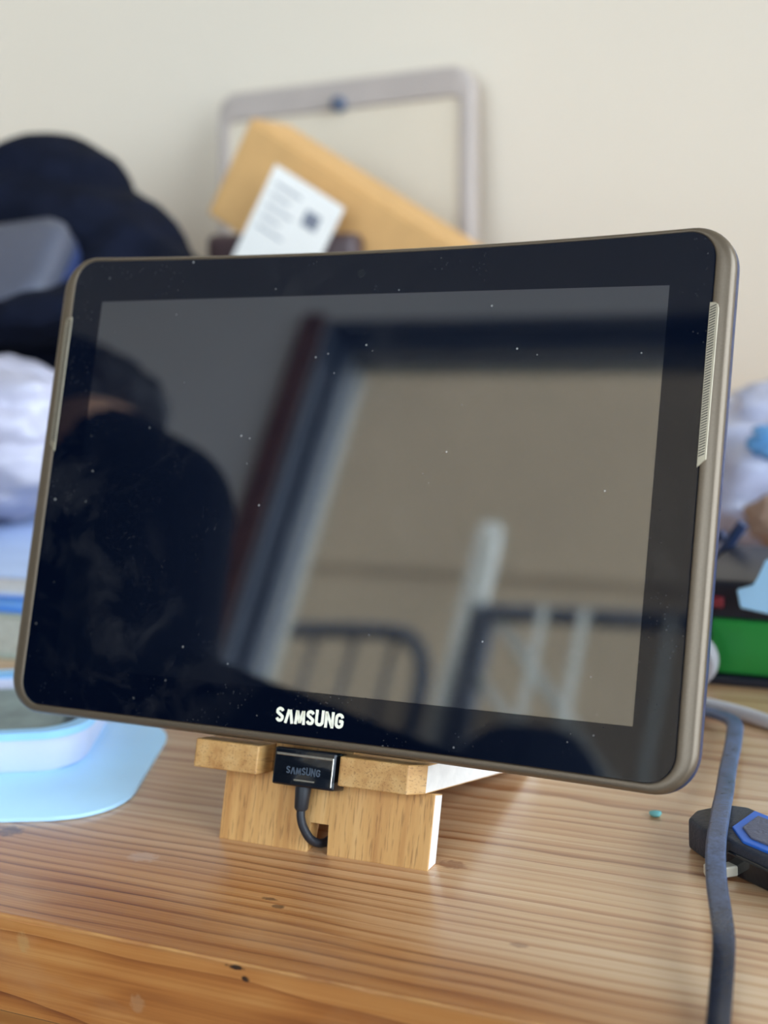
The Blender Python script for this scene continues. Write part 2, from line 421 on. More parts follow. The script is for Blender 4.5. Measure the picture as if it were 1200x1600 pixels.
# window_1: the front window the tablet mirrors
w1 = bpy.data.objects.new('window_1', None); COL.objects.link(w1); w1['kind'] = 'structure'
w1['label'] = 'blue-grey framed window mirrored in the dark tablet screen'
def frame_ring(x0, x1, z0, z1, t, ya, yb, m, name):
    bm = bmesh.new()
    box(bm, (x0, ya, z0), (x0 + t, yb, z1), .002); box(bm, (x1 - t, ya, z0), (x1, yb, z1), .002)
    box(bm, (x0 + t, ya, z1 - t), (x1 - t, yb, z1), .002); box(bm, (x0 + t, ya, z0), (x1 - t, yb, z0 + t), .002)
    return obj(name, bm, m, w1)
frame_ring(fx0, fx1, fz0, fz1, .010, -1.535, -1.50, M['sash'], 'lining')
frame_ring(fx0, fx1, fz0, fz1, .006, -1.548, -1.535, M['sash_dark'], 'seal')
frame_ring(fx0, fx1, fz0, fz1, .020, -1.585, -1.548, M['sash'], 'sash')
frame_ring(fx0, fx1, fz0, fz1, .016, -1.600, -1.585, M['bead'], 'bead')
frame_ring(fx0, fx1, fz0, fz1, .012, -1.630, -1.600, M['sash'], 'outer_frame')
frame_ring(fx0, fx1, fz0, fz1, .012, -1.660, -1.630, M['bead'], 'outer_lip')
bm = bmesh.new(); box(bm, (fx0 + .014, -1.593, fz0 + .014), (fx1 - .014, -1.589, fz1 - .014)); obj('pane', bm, M['pane'], w1)
bm = bmesh.new(); box(bm, (fx0 - .045, Y0, fz0 - .05), (fx0 - .003, Y0 + .016, fz1 + .005), .003); struct('trim_1', bm, M['trimwood'])
bm = bmesh.new(); box(bm, (fx0 - .05, Y0, fz0 - .03), (fx1 + .05, Y0 + .12, fz0), .005); obj('sill', bm, M['bead'], w1)
# window_2: the side window that gives the bluish daylight
w2 = bpy.data.objects.new('window_2', None); COL.objects.link(w2); w2['kind'] = 'structure'
w2['label'] = 'side window to the right of the table'
bm = bmesh.new()
for y0, y1, z0, z1 in ((ry0, ry0 + .04, rz0, rz1), (ry1 - .04, ry1, rz0, rz1), (ry0 + .04, ry1 - .04, rz0, rz0 + .04), (ry0 + .04, ry1 - .04, rz1 - .04, rz1)):
    box(bm, (X1 + .03, y0, z0), (X1 + .08, y1, z1), .004)
obj('sash', bm, M['ceiling'], w2)
bm = bmesh.new(); box(bm, (X1 + .052, ry0 + .035, rz0 + .035), (X1 + .056, ry1 - .035, rz1 - .035)); obj('pane', bm, M['pane'], w2)

# ---------------------------------------------------------------- outside the front window
bm = bmesh.new(); box(bm, (-14, -16, -.6), (14, 14, -.5)); struct('ground', bm, M['ground'])
hs = bmesh.new(); box(hs, (-9, -5.2, -.5), (-.95, -4.6, 6.2))
hw = tag(obj('house_wall', hs, M['render']), 'plain beige rendered house wall mirrored in the tablet screen beyond the railings', 'wall')
hb = bmesh.new(); box(hb, (-9, -4.6, 3.02), (-.95, -4.585, 3.06), .004); obj('string_course', hb, M['render'], hw)

YR = -2.8
rl = thing('balcony_railing', 'curved dark tube railing mirrored in the screen above the white brand name', 'railing', (-1.6, YR, -.5))
def rel(pts, o): return [Vector(p) - o.location for p in pts]
bm = bmesh.new()
tube(bm, rel(smooth_path([(-2.6, YR, 1.93), (-2.1, YR, 1.955), (-1.75, YR, 1.975), (-1.47, YR, 1.992), (-1.385, YR, 1.975), (-1.335, YR, 1.90), (-1.325, YR, 1.74), (-1.325, YR, 1.1), (-1.325, YR, -.5)], 6), rl), .022, 10)
obj('rail', bm, M['railing'], rl, True)
for k in range(10):
    bm = bmesh.new(); x = -1.43 - .115 * k
    tube(bm, rel([(x, YR, 1.0), (x, YR, 1.955 + .02 * (1 if k < 2 else 0))], rl), .008, 8); obj('baluster', bm, M['railing'], rl, True)
bm = bmesh.new(); tube(bm, rel([(-2.6, YR, 1.0), (-1.325, YR, 1.0)], rl), .015, 8); obj('lower_rail', bm, M['railing'], rl, True)
bm = bmesh.new(); tube(bm, rel([(-2.6, YR, 1.93), (-2.6, YR, -.5)], rl), .022, 8); obj('end_post', bm, M['railing'], rl, True)

sr = thing('stair_railing', 'square dark railing with pale diagonal braces mirrored at lower right of screen', 'railing', (-.7, YR, -.5))
bm = bmesh.new(); box(bm, (-1.235 + .7, -.02, 0), (-1.175 + .7, .02, 2.55)); obj('post', bm, M['railing'], sr)
bm = bmesh.new(); tube(bm, rel([(-1.235, YR, 2.068), (.6, YR, 2.105)], sr), .024, 8); obj('rail', bm, M['railing'], sr, True)
bm = bmesh.new(); box(bm, (.55 + .7, -.02, 0), (.60 + .7, .02, 2.6)); obj('post', bm, M['railing'], sr)
for a, b, r in (((-1.150, YR, 2.04), (-.45, YR, 1.28), .016), ((-1.20, YR, 1.915), (-.70, YR, 1.42), .012)):
    bm = bmesh.new(); tube(bm, rel([a, b], sr), r, 8); obj('brace', bm, M['galvanised'], sr, True)
for x in (-1.04, -.935, -.72, -.5, -.28, -.06, .16, .38):
    bm = bmesh.new(); tube(bm, rel([(x, YR + .03, 1.1), (x, YR + .03, 2.075)], sr), .012, 8); obj('baluster', bm, M['galvanised'], sr, True)

dp = bmesh.new(); tube(dp, [(-1.312, -2.95, -.5), (-1.312, -2.95, 2.33), (-1.312, -2.95, 2.39)], [.036, .036, .03], 14)
tag(obj('street_pole', dp, M['galvanised'], None, True), 'pale round pole rising between the two mirrored railings', 'pole')

# ---------------------------------------------------------------- table
tb = thing('table', 'varnished pine table with worn front edge carrying the tablet', 'table', (0, .29, 0))
TOP0, TOP1 = (-1.15, -.1055, .716), (.85, .69, .75)
bm = bmesh.new()
n = 240
rings = []
for i in range(n + 1):
    x = TOP0[0] + (TOP1[0] - TOP0[0]) * i / n
    ch = (.0013 if x < -.035 else .0006) + .0005 * noise.noise((x * 60, 0, 0)) + .0005 * noise.noise((x * 210, 3, 0))
    ch = max(ch, .0004)
    yf = TOP0[1] + .0003 * noise.noise((x * 25, 9, 0))
    prof = [(yf, .716 + .001), (yf, .75 - ch), (yf + ch * .3, .75 - ch * .3), (yf + ch, .75), (TOP1[1], .75), (TOP1[1], .716), (yf + .001, .716)]
    rings.append([(x, y - .29, z) for y, z in prof])
loft(bm, rings)
obj('table_top', bm, M['table'], tb)
for sx in (-1.05, .75):
    for sy in (.0, .60):
        bm = bmesh.new(); box(bm, (sx - .035, sy - .035 - .29, 0), (sx + .035, sy + .035 - .29, .716), .004); obj('leg', bm, M['table'], tb)
for nm, lo, hi in (('apron', (-1.015, -.02, .64), (.715, .0, .716)), ('apron', (-1.015, .60, .64), (.715, .62, .716))):
    bm = bmesh.new(); box(bm, (lo[0], lo[1] - .29, lo[2]), (hi[0], hi[1] - .29, hi[2]), .002); obj(nm, bm, M['table'], tb)

# ---------------------------------------------------------------- tablet frame of reference (millimetres)
LEAN = math.radians(20)
ROT = (math.radians(70), 0, 0)
TO = Vector((0, 0, 0.8671))                            # centre of the display
AX, AY, AZ = Vector((1, 0, 0)), Vector((0, math.sin(LEAN), math.cos(LEAN))), Vector((0, -math.cos(LEAN), math.sin(LEAN)))
def tw(x, y, z): return TO + (AX * x + AY * y + AZ * z) * 0.001
def tab_thing(name, label, cat, base): 
    t = thing(name, label, cat, tw(*base), ROT); t['_b'] = base; return t
def tobj(name, bm, m, parent, base, smooth=False, label=None, kind=None):
    b = Vector(base)
    for v in bm.verts: v.co = (v.co - b) * 0.001
    return obj(name, bm, m, parent, smooth, label, kind)

# ---- the tablet
BT = (0, -86.35, -5.0)
tab = tab_thing('tablet', 'large black tablet with taupe rim standing upright on oak stand', 'tablet', BT); del tab['_b']
def bowed(pts):                                        # the slim body is very slightly bowed along its long edges
    out = []
    for i, (x, y) in enumerate(pts):
        out.append((x, y)); x2, y2 = pts[(i + 1) % len(pts)]
        if abs(x2 - x) > 60:
            for k in range(1, 24): out.append((x + (x2 - x) * k / 24, y + (y2 - y) * k / 24))
    res = []
    for x, y in out:
        if y > 0: d = -.9 + (2.85 * (x / 118) ** 2 if x > 0 else 1.5 * (x / 107) ** 2)
        else: d = .40 - (1.5 * (x / 118) ** 2 if x > 0 else 0)
        res.append((x, y + d * min(1, abs(y) / 80)))
    return res
def ring(hx, hy, r, z, n=12): return [(x, y, z) for x, y in bowed(rrect(hx, hy, r, n))]
def ring2(hx, hy, r, z, n=12): return [(x, y, z) for x, y in bowed([(x, y - .65) for x, y in rrect(hx, hy, r, n)])]
bm = bmesh.new()
loft(bm, [ring(122.2, 83.2, 9.2, -0.6), ring(122.3, 83.3, 9.2, 0.0), ring(122.7, 83.6, 9.6, 0.15), ring2(124.6, 84.4, 11.0, 0.10), ring2(126.7, 85.0, 12.6, -0.25),
          ring2(127.7, 85.4, 13.4, -0.95), ring2(128.2, 85.65, 13.8, -2.0), ring2(128.35, 85.7, 13.9, -3.2), ring2(128.0, 85.4, 13.7, -3.5)], True, True)
auto_smooth(tobj('frame', bm, M['taupe'], tab, BT), 60)
bm = bmesh.new()
loft(bm, [ring2(127.9, 85.3, 13.6, -3.4), ring2(128.2, 85.6, 13.8, -3.9), ring2(128.3, 85.7, 13.8, -6.4), ring2(127.4, 85.1, 13.4, -8.2), ring2(125.2, 83.4, 12.0, -9.3), ring2(122.0, 80.8, 10.0, -9.7)])
auto_smooth(tobj('back_shell', bm, M['shell'], tab, BT, label='dark blue-grey back shell'), 50)
bm = bmesh.new(); loft(bm, [ring(122.15, 83.15, 9.1, -0.55), ring(122.15, 83.15, 9.1, 0.10), ring(122.0, 83.0, 9.0, 0.18)])
auto_smooth(tobj('front_glass', bm, M['glass'], tab, BT), 20)
bm = bmesh.new(); box(bm, (-108.5, -68.0, 0.12), (108.5, 68.0, 0.205)); tobj('display', bm, M['lcd'], tab, BT, label='unlit dark display area')
bm = bmesh.new(); lathe(bm, [(1.5, .17), (1.5, .20), (1.3, .215)], 20, (0, 75.5, 0)); tobj('camera_lens', bm, M['black_gloss'], tab, BT)
for s in (1, -1):
    bm = bmesh.new()
    pts = [(121.5, 10.8), (124.2, 13.4), (124.5, 60.2), (124.1, 61.6), (123.2, 62.3), (121.5, 62.3)]
    pts = pts if s == 1 else [(-x, y) for x, y in pts][::-1]
    prism(bm, pts, 2, -.3, .36, .12, 1)
    g = tobj('speaker_grille', bm, M['grille'], tab, BT, label='silver speaker grille strip')
    bm = bmesh.new()
    for k in range(56):
        y = 14.2 + k * .84
        x0, x1 = 121.75, 123.6
        q = [(x0, y), (x0, y + .34), (x1, y + .34 + .9), (x1, y + .9)]
        q = q if s == 1 else [(-x, yy) for x, yy in q][::-1]
        prism(bm, q, 2, .34, .385)
    tobj('grille_slots', bm, M['grille_dark'], g, BT, kind='stuff')

# heavy sans capitals as thick strokes
def arc(cx, cy, rx, ry, a0, a1, n=9): return [(cx + rx * math.cos(math.radians(a0 + (a1 - a0) * k / n)), cy + ry * math.sin(math.radians(a0 + (a1 - a0) * k / n))) for k in range(n + 1)]
GL = {
 'S': (0.80, [arc(.40, .70, .26, .165, 20, 180) + [(.15, .62), (.40, .51), (.65, .38)] + arc(.40, .30, .26, .165, 0, -160)]),
 'A': (0.92, [[(.13, 0.0), (.40, .86)], [(.52, .86), (.79, 0.0)]]),
 'M': (1.06, [[(.13, 0.0), (.22, .86)], [(.25, .84), (.53, .10)], [(.53, .10), (.81, .84)], [(.84, .86), (.93, 0.0)]]),
 'U': (0.86, [[(.14, 1.0), (.14, .32)] + arc(.43, .30, .29, .17, 180, 360) + [(.72, .32), (.72, 1.0)]]),
 'N': (0.90, [[(.14, 0.0), (.14, 1.0)], [(.17, .90), (.73, .10)], [(.76, 0.0), (.76, 1.0)]]),
 'G': (0.88, [arc(.43, .68, .28, .19, 10, 180) + [(.15, .5)] + arc(.43, .32, .28, .19, 180, 360) + [(.71, .48), (.46, .48)]]),
}
def lettering(bm, text, x, y, h, w, z, sw=.25, top=.03):
    tot = sum(GL[c][0] + .07 for c in text) - .07
    kx = w / tot; cx = x
    for c in text:
        adv, strokes = GL[c]
        for st in strokes:
            P = [Vector((cx + px * kx, y + py * h, 0)) for px, py in st]
            for i, (a, b) in enumerate(zip(P, P[1:])):
                d = (b - a).normalized(); nn = Vector((-d.y * kx, d.x * kx, 0)) * (sw / 2)
                zz = z + .0015 * (i % 3)
                e = d * (sw * kx * .18 if 0 < i or len(P) > 2 else 0)
                q = [a - e + nn, b + e + nn, b + e - nn, a - e - nn]
                prism(bm, [(v.x, v.y) for v in q], 2, zz, zz + top)
        cx += (adv + .07) * kx
bm = bmesh.new(); lettering(bm, 'SAMSUNG', -14.0, -79.0, 5.3, 25.8, .185, .27)
tobj('brand_lettering', bm, M['cream_print'], tab, BT, label='cream brand lettering on the lower bezel')

# ---- the oak stand
BS = (0, -120.9, -12.0)
st = tab_thing('tablet_stand', 'small slotted oak stand holding up the tablet', 'stand', BS); del st['_b']
def paint_edge_glare(o):                                    # window glare painted on the right-hand edges as near-white colour
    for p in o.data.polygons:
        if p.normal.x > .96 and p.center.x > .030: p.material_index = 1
bm = bmesh.new()
pts = [(-37.3, -120.9), (-2.5, -120.9), (-2.5, -110.6), (5.0, -110.6), (5.0, -120.9), (42.0, -120.9), (42.0, -96.3), (10.8, -96.3), (10.8, 35.0), (-18.2, 35.0), (-18.2, -96.3), (-37.3, -96.3)]
va, vb = prism(bm, pts, 2, -10.5, -16.5)
for v in bm.verts:
    if v.co.y < -120 and v.co.z < -15: v.co.y += 2.18
bmesh.ops.bevel(bm, geom=bm.edges[:], offset=.35, segments=2, profile=.5, affect='EDGES')
paint_edge_glare(tobj('back_plate', bm, [M['oak_y'], M['glare_edge']], st, BS))
bm = bmesh.new()
pts = [(-44.6, -.6), (-44.0, 0), (-19.2, 0), (-19.2, -23), (11.4, -23), (11.4, -.6), (12.2, 0), (36.6, 0), (40.4, -6.5), (40.4, -105), (-44.6, -105)]
prism(bm, pts, 1, -97.2, -87.7, .45)
tl = math.tan(math.radians(6.0))
for v in bm.verts: v.co.y += -v.co.z * tl
paint_edge_glare(tobj('ledge_plate', bm, [M['oak_z'], M['glare_edge']], st, BS))

# ---- charging cable with its broad plug
BC = (-2.0, -102.0, -5.0)
cc = tab_thing('charging_cable', 'black charging cable plugged into bottom of tablet between oak prongs', 'cable', BC); del cc['_b']
bm = bmesh.new(); box(bm, (-13.6, -99.3, -9.0), (9.9, -86.9, -1.0), .8, 3); auto_smooth(tobj('plug', bm, M['black_gloss'], cc, BC), 40)
bm = bmesh.new()
for lo, hi in (((-12.6, -89.5, -1.15), (9.0, -88.7, -.80)), ((8.5, -98.3, -1.15), (9.0, -89.5, -.85))): box(bm, lo, hi, .1, 1)
tobj('bright_edge', bm, M['chrome'], cc, BC, label='bright bevelled edge on the plug')
bm = bmesh.new(); lettering(bm, 'SAMSUNG', -8.4, -95.4, 2.6, 13.0, -1.03, .24, .05); tobj('brand_lettering', bm, M['grey_print'], cc, BC, label='faint grey brand lettering on the plug')
bm = bmesh.new(); box(bm, (-5.2, -97.4, -1.05), (2.6, -96.9, -.95)); tobj('mark_line', bm, M['chrome'], cc, BC)
bm = bmesh.new(); tube(bm, [(-3.4, -99.0, -5), (-3.4, -100, -5), (-3.5, -106.4, -5.2), (-3.5, -107.0, -5.3)], [2.7, 2.7, 2.3, 1.8], 16)
auto_smooth(tobj('strain_relief', bm, M['rubber'], cc, BC), 40)
def ty(z): return -120.9 + (-10.5 - z) * .364 + 1.75
path = smooth_path([(-3.5, -106.5, -5.2), (-3.4, -109.5, -5.6), (-2.6, -113, -7.0), (-.9, -116.6, -10), (.9, ty(-15), -15), (1.6, ty(-22), -22), (-1, ty(-34), -34), (-20, ty(-46), -46), (-54, ty(-52), -52), (-74, ty(-80), -80), (-72, ty(-115), -115), (-40, ty(-155), -155)], 8)
bm = bmesh.new(); tube(bm, path, 1.5, 12); tobj('cord', bm, M['rubber'], cc, BC, True)

# ---------------------------------------------------------------- small things on the right of the table
def dusty_cable():
    b = NB('dusty_black_cable'); v = b.tc.outputs['Object']; x, y, z = b.sep(v)[:3]
    along = b.ramp(b.math('MULTIPLY_ADD', y, 4.0, 0.5), [(0.22, G(0.05)), (0.34, G(0.35)), (0.55, G(0.62)), (0.95, G(0.75))])
    sp = b.noise(v, 620, 6, 0.75)
    cl = b.noise(v, 120, 3)
    d = b.math('MULTIPLY', along, b.ramp(b.math('ADD', b.math('MULTIPLY', sp, 0.7), b.math('MULTIPLY', cl, 0.3)), [(0.36, G(0.15)), (0.50, G(0.55)), (0.64, G(1))]))
    b.put(b.p.inputs['Base Color'], b.mix(d, (0.010, 0.012, 0.020, 1), S(118, 136, 176)))
    b.put(b.p.inputs['Roughness'], b.math('MULTIPLY_ADD', d, 0.45, 0.22))
    return b.m
M['flat_cable'] = dusty_cable()
path = smooth_path([(.060, .150, .7525), (.078, .143, .753), (.092, .1335, .755), (.1030, .1215, .7565), (.1085, .100, .757), (.1140, .0688, .7575), (.1200, .040, .7605), (.1243, .0176, .7625), (.1290, -.007, .7620), (.1340, -.0265, .7600), (.1398, -.0446, .7590), (.1452, -.0626, .7585), (.1498, -.085, .7545), (.1535, -.104, .7525), (.1560, -.118, .7480), (.1580, -.128, .730), (.1590, -.131, .700)], 8)
bm = bmesh.new(); tube(bm, path, 0, ref=(0, 0, 1), flat=(.0031, .0013))
o = obj('flat_cable', bm, M['flat_cable']); auto_smooth(o, 50)
tag(o, 'flat dusty blue-black cable running down right side over table edge', 'cable')

M['tool_black'] = mat('black_grip_plastic', S(42, 46, 56), 0.5, var=0.25, scale=200, bump=0.2)
M['tool_blue'] = mat('bright_blue_plastic', S(36, 98, 190), 0.4, var=0.08)
M['tool_grey'] = mat('grey_grip_insert', S(92, 92, 106), 0.6, var=0.12, scale=300, bump=0.3, bscale=900)
M['tip'] = mat('pale_metal_tip', S(214, 206, 186), 0.4, 0.3)
tl_ = thing('pocket_tool', 'black pocket tool with blue-edged grey panel lying under the flat cable', 'tool', (.130, .010, TZ), (0, 0, math.radians(-33)))
bm = bmesh.new()
prism(bm, [(-.0185, .001), (-.0150, -.0055), (-.006, -.0075), (.070, -.0075), (.074, -.002), (.074, .012), (.070, .0165), (-.010, .0165), (-.0165, .0125)], 2, .0, .0108, .0016, 3)
auto_smooth(obj('body', bm, M['tool_black'], tl_), 40)
hexo = [(.0002, -.0005), (-.0050, .0142), (.0180, .0150), (.0270, .0065), (.0215, -.0052), (.0105, -.0058)]
cx = sum(p[0] for p in hexo) / 6; cy = sum(p[1] for p in hexo) / 6
bm = bmesh.new(); prism(bm, hexo, 2, .0100, .0116, .0004, 2); fr_ = obj('blue_surround', bm, M['tool_blue'], tl_)
bm = bmesh.new(); prism(bm, [(cx + (x - cx) * .72, cy + (y - cy) * .70) for x, y in hexo], 2, .0112, .0122, .0003, 2); obj('grip_insert', bm, M['tool_grey'], fr_)
bm = bmesh.new(); prism(bm, [(.0030, -.0152), (.0056, -.0168), (.0095, -.0150), (.0115, -.0070), (.0070, -.0070), (.0064, -.0126)], 2, .0008, .0042, .0004, 1); obj('metal_tip', bm, M['tip'], tl_, label='pale pointed metal tip')
bm = bmesh.new(); box(bm, (.006, -.0085, .0005), (.060, -.0065, .0075), .0006); obj('side_plate', bm, M['black_gloss'], tl_)

M['teal'] = mat('teal_plastic', S(120, 190, 186), 0.5)
bm = bmesh.new(); bmesh.ops.create_icosphere(bm, subdivisions=2, radius=1)
for v in bm.verts: v.co = Vector((v.co.x * .0024, v.co.y * .0016, v.co.z * .0011)) * (1 + .35 * noise.noise(v.co * 1.7)) + Vector((.0972, .036, TZ + .0011))
tag(obj('plastic_crumb', bm, M['teal'], None, True), 'tiny teal plastic crumb on the table below tablet corner', 'crumb')

M['white_cable'] = mat('greyish_white_cable', S(196, 192, 194), 0.5)
bm = bmesh.new()
tube(bm, smooth_path([(-.02, .165, .753), (.03, .160, .753), (.075, .1515, .753), (.090, .1475, .753), (.103, .142, .753), (.118, .1335, .753), (.15, .12, .753), (.20, .12, .753), (.26, .14, .753)], 8), .0029, 12)
tag(obj('white_cable', bm, M['white_cable'], None, True), 'thin whitish cable curving across table in front of green box', 'cable')

M['case_black'] = mat('black_case_plastic', S(26, 28, 40), 0.4, var=0.15)
M['green'] = mat('bright_green_panel', S(36, 140, 58), 0.45, var=0.06)
M['paleblue'] = mat('pale_blue_plastic', S(168, 214, 246), 0.4, var=0.04)
M['red'] = mat('red_plastic', S(120, 30, 40), 0.45)
gb = thing('green_case', 'black box with bright green front panel standing at right edge', 'box', (.135, .215, TZ))
bm = bmesh.new(); box(bm, (-.068, -.024, .0), (.075, .05, .0455), .003, 3); auto_smooth(obj('body', bm, M['case_black'], gb), 40)
bm = bmesh.new(); box(bm, (-.058, -.0275, .0045), (.070, -.0225, .0290), .002, 2); auto_smooth(obj('front_panel', bm, M['green'], gb), 40)
bm = bmesh.new(); box(bm, (-.064, -.030, .0), (.073, -.020, .0040), .001); obj('foot_strip', bm, M['case_black'], gb)
bm = bmesh.new(); box(bm, (-.060, -.0262, .0335), (-.0525, -.022, .0385), .001); obj('latch', bm, M['red'], gb, label='small red latch')
pb = bmesh.new(); prism(pb, [(.0905, .7850), (.0890, .7930), (.0965, .7945), (.099, .7990), (.101, .8065), (.128, .8080), (.128, .7790)], 1, .186, .1895, .0008, 2)
tag(obj('blue_clip', pb, M['paleblue']), 'pale blue plastic piece leaning on front of green box', 'clip')
M['white_ring'] = mat('greyish_white_ring', S(170, 162, 164), 0.5)
bm = bmesh.new()
R0, R1 = .0125, .0085
c0 = Vector((.0700, .176, TZ + .0125)); rg = []
for rr, hh in ((R0, -.005), (R0, .005), (R1, .005), (R1, -.005)):
    rg.append([c0 + Vector((rr * math.cos(2 * math.pi * k / 40), hh, rr * math.sin(2 * math.pi * k / 40))) for k in range(40)])
R = loft(bm, rg, False, False)
for i in range(40): bm.faces.new((R[3][i], R[3][(i + 1) % 40], R[0][(i + 1) % 40], R[0][i]))
o = obj('tape_ring', bm, M['white_ring']); auto_smooth(o, 40); tag(o, 'greyish white ring standing beside the green panel', 'ring')

M['dark_blue'] = mat('dark_blue_handle', S(40, 58, 92), 0.3, var=0.2)
pl = thing('pliers', 'dark slim pliers with crossed handles poking up behind tablet edge', 'pliers', (.058, .262, TZ + .030))
for a, b in (((-.022, 0, -.022), (.0170, -.004, .0270)), ((-.030, .006, .0085), (.006, .004, .0195))):
    bm = bmesh.new(); tube(bm, smooth_path([a, tuple((Vector(a) + Vector(b)) / 2 + Vector((.001, 0, -.002))), b], 6), 0, ref=(0, 1, 0), flat=(.0028, .0022)); o = obj('handle', bm, M['dark_blue'], pl); auto_smooth(o, 50)
bm = bmesh.new(); lathe(bm, [(.003, -.004), (.0042, -.003), (.0042, .003), (.003, .004)], 20, (-.014, .002, -.008), 1); obj('pivot', bm, M['case_black'], pl)
rd = bmesh.new(); tube(rd, smooth_path([(.030, .270, .776), (.050, .275, .7800), (.064, .278, .7815), (.073, .283, .779)], 6), .0030, 10)
tag(obj('red_wire', rd, M['red'], None, True), 'short red wire piece behind the dark pliers', 'wire')

M['clear_bag'] = mat('lilac_white_plastic_film', S(206, 208, 232), 0.22, var=0.10, scale=18, bump=0.9, bscale=40)
def crumpled(name, c, r, m, amp, fr, seed, flat_z, label, cat, sub=5):
    bm = bmesh.new(); bmesh.ops.create_icosphere(bm, subdivisions=sub, radius=1)
    off = Vector((seed * 3.1, seed * 1.7, seed * .9))
    for v in bm.verts:
        d = v.co.copy()
        k = 1 + amp * (abs(noise.noise(d * fr + off)) * 1.6 - .5) + amp * .6 * (abs(noise.noise(d * fr * 2.3 + off)) * 1.4 - .4) + amp * .2 * noise.noise(d * fr * 6 + off)
        p = Vector((d.x * r[0], d.y * r[1], d.z * r[2])) * k + Vector(c)
        p.z = max(p.z, flat_z); v.co = p
    o = obj(name, bm, m, None, True); return tag(o, label, cat)
crumpled('plastic_bag', (.092, .445, .800), (.112, .085, .062), M['clear_bag'], .17, 2.2, 3, TZ + .0005, 'crumpled lilac white plastic bag behind right edge of tablet', 'bag')
M['highlight_blue'] = mat('painted_blue_highlight', S(110, 176, 236), 0.18, var=0.15, scale=40, bump=0.6, bscale=60)
crumpled('bag_highlight', (.072, .366, .829), (.021, .011, .011), M['highlight_blue'], .25, 2.6, 5, TZ, 'sky blue highlight of the lilac plastic bag shaped as small lump', 'packet', 4)  # added lump, paints the bag's blue highlight as a solid
crumpled('cardboard_scrap', (.080, .352, .790), (.026, .018, .016), mat('tan_paper', S(170, 140, 120), 0.7, bump=.4), .25, 2.2, 8, TZ, 'crumpled tan paper scrap in front of lilac plastic bag', 'paper', 4)
crumpled('tissue', (.062, .300, .7600), (.05, .030, .016), mat('greyish_tissue', S(190, 188, 204), 0.8, bump=.4), .25, 2.4, 11, TZ + .0005, 'greyish crumpled tissue lying under the pliers', 'tissue', 4)

# ---------------------------------------------------------------- left side of the table
M['mat_blue'] = mat('sky_blue_plastic_sheet', S(184, 226, 254), 0.35, var=0.05, scale=20)
ang = math.radians(23)
mt = bmesh.new()
prism(mt, [(x, y) for x, y in rrect(.125, .052, .024, 8)], 2, .0, .0016, .0004, 2)
o = obj('blue_sheet', mt, M['mat_blue']); auto_smooth(o, 40)
ca, sa = math.cos(ang), math.sin(ang)
# the front right corner of the sheet sits near (-0.086, -0.026)
o.location = (-.0800 - (.125 * ca - (-.052) * sa), -.0300 - (.125 * sa + (-.052) * ca), TZ + .0002); o.rotation_euler = (0, 0, ang)
tag(o, 'flat sky blue plastic sheet with round corners at left of table', 'sheet')
SHEET = o

M['tub_white'] = mat('lilac_white_plastic', S(214, 214, 232), 0.4, var=0.03)
M['tub_rim'] = mat('pale_blue_rim', S(160, 212, 246), 0.35, var=0.03)
M['tub_in'] = mat('grey_green_contents', S(134, 146, 140), 0.6, var=0.2, scale=80)
tub = thing('plastic_tub', 'shallow white tub with pale blue rim on the sky blue sheet', 'tub', (-.2120, .0020, TZ + .0018), (0, 0, math.radians(26)))
def rr3(hx, hy, r, z): return [(x, y, z) for x, y in rrect(hx, hy, r, 8)]
bm = bmesh.new(); loft(bm, [rr3(.079, .038, .015, 0), rr3(.081, .040, .016, .002), rr3(.083, .042, .017, .0150), rr3(.080, .039, .015, .0150), rr3(.078, .037, .014, .004)])
auto_smooth(obj('body', bm, M['tub_white'], tub), 40)
bm = bmesh.new(); rg = [rr3(.0815, .0405, .016, .0150), rr3(.0850, .0440, .018, .0150), rr3(.0850, .0440, .018, .0180), rr3(.0800, .0390, .0155, .0180)]
R = loft(bm, rg, False, False); k = len(R[0])
for i in range(k): bm.faces.new((R[3][i], R[3][(i + 1) % k], R[0][(i + 1) % k], R[0][i]))
auto_smooth(obj('rim', bm, M['tub_rim'], tub), 40)
bm = bmesh.new(); box(bm, (-.070, -.030, .004), (.070, .030, .0140), .002); obj('insert', bm, M['tub_in'], tub)

def book(name, x0, x1, y0, y1, z0, z1, cov, pag, label, rot=0):
    c = Vector(((x0 + x1) / 2, (y0 + y1) / 2, z0)); hx, hy, h = (x1 - x0) / 2, (y1 - y0) / 2, z1 - z0
    t = thing(name, label, 'book', c, (0, 0, math.radians(rot)))
    cv = min(.0015, h * .2)
    bm = bmesh.new(); box(bm, (-hx + .002, -hy + .002, cv), (hx - .002, hy - .001, h - cv)); obj('pages', bm, pag, t)
    bm = bmesh.new()
    box(bm, (-hx, -hy, 0), (hx, hy, cv), .0003, 1); box(bm, (-hx, -hy, h - cv), (hx, hy, h), .0003, 1); box(bm, (-hx, hy - .0012, cv), (hx, hy, h - cv))
    obj('cover', bm, cov, t); return t
def flatm(n, *c): return mat(n, S(*c), .55, var=.06, scale=60)
pages = mat('book_pages', S(206, 204, 200), .8, var=.12, scale=500)
book('thick_book', -.47, -.245, .118, .36, TZ, .7735, flatm('grey_green_cover', 176, 188, 174), mat('greenish_pages', S(190, 194, 184), .8, var=.15, scale=400), 'thick pale green-grey book at the bottom of left stack', 3)
book('blue_book', -.465, -.247, .122, .355, .7737, .7815, flatm('blue_cover', 70, 136, 224), flatm('blue_page_edges', 120, 176, 236), 'bright blue book second from bottom of left stack', 2)
book('white_booklet', -.468, -.243, .120, .352, .7817, .7925, flatm('bluish_white_cover', 190, 208, 240), pages, 'bluish white booklet on top of left stack', 4)

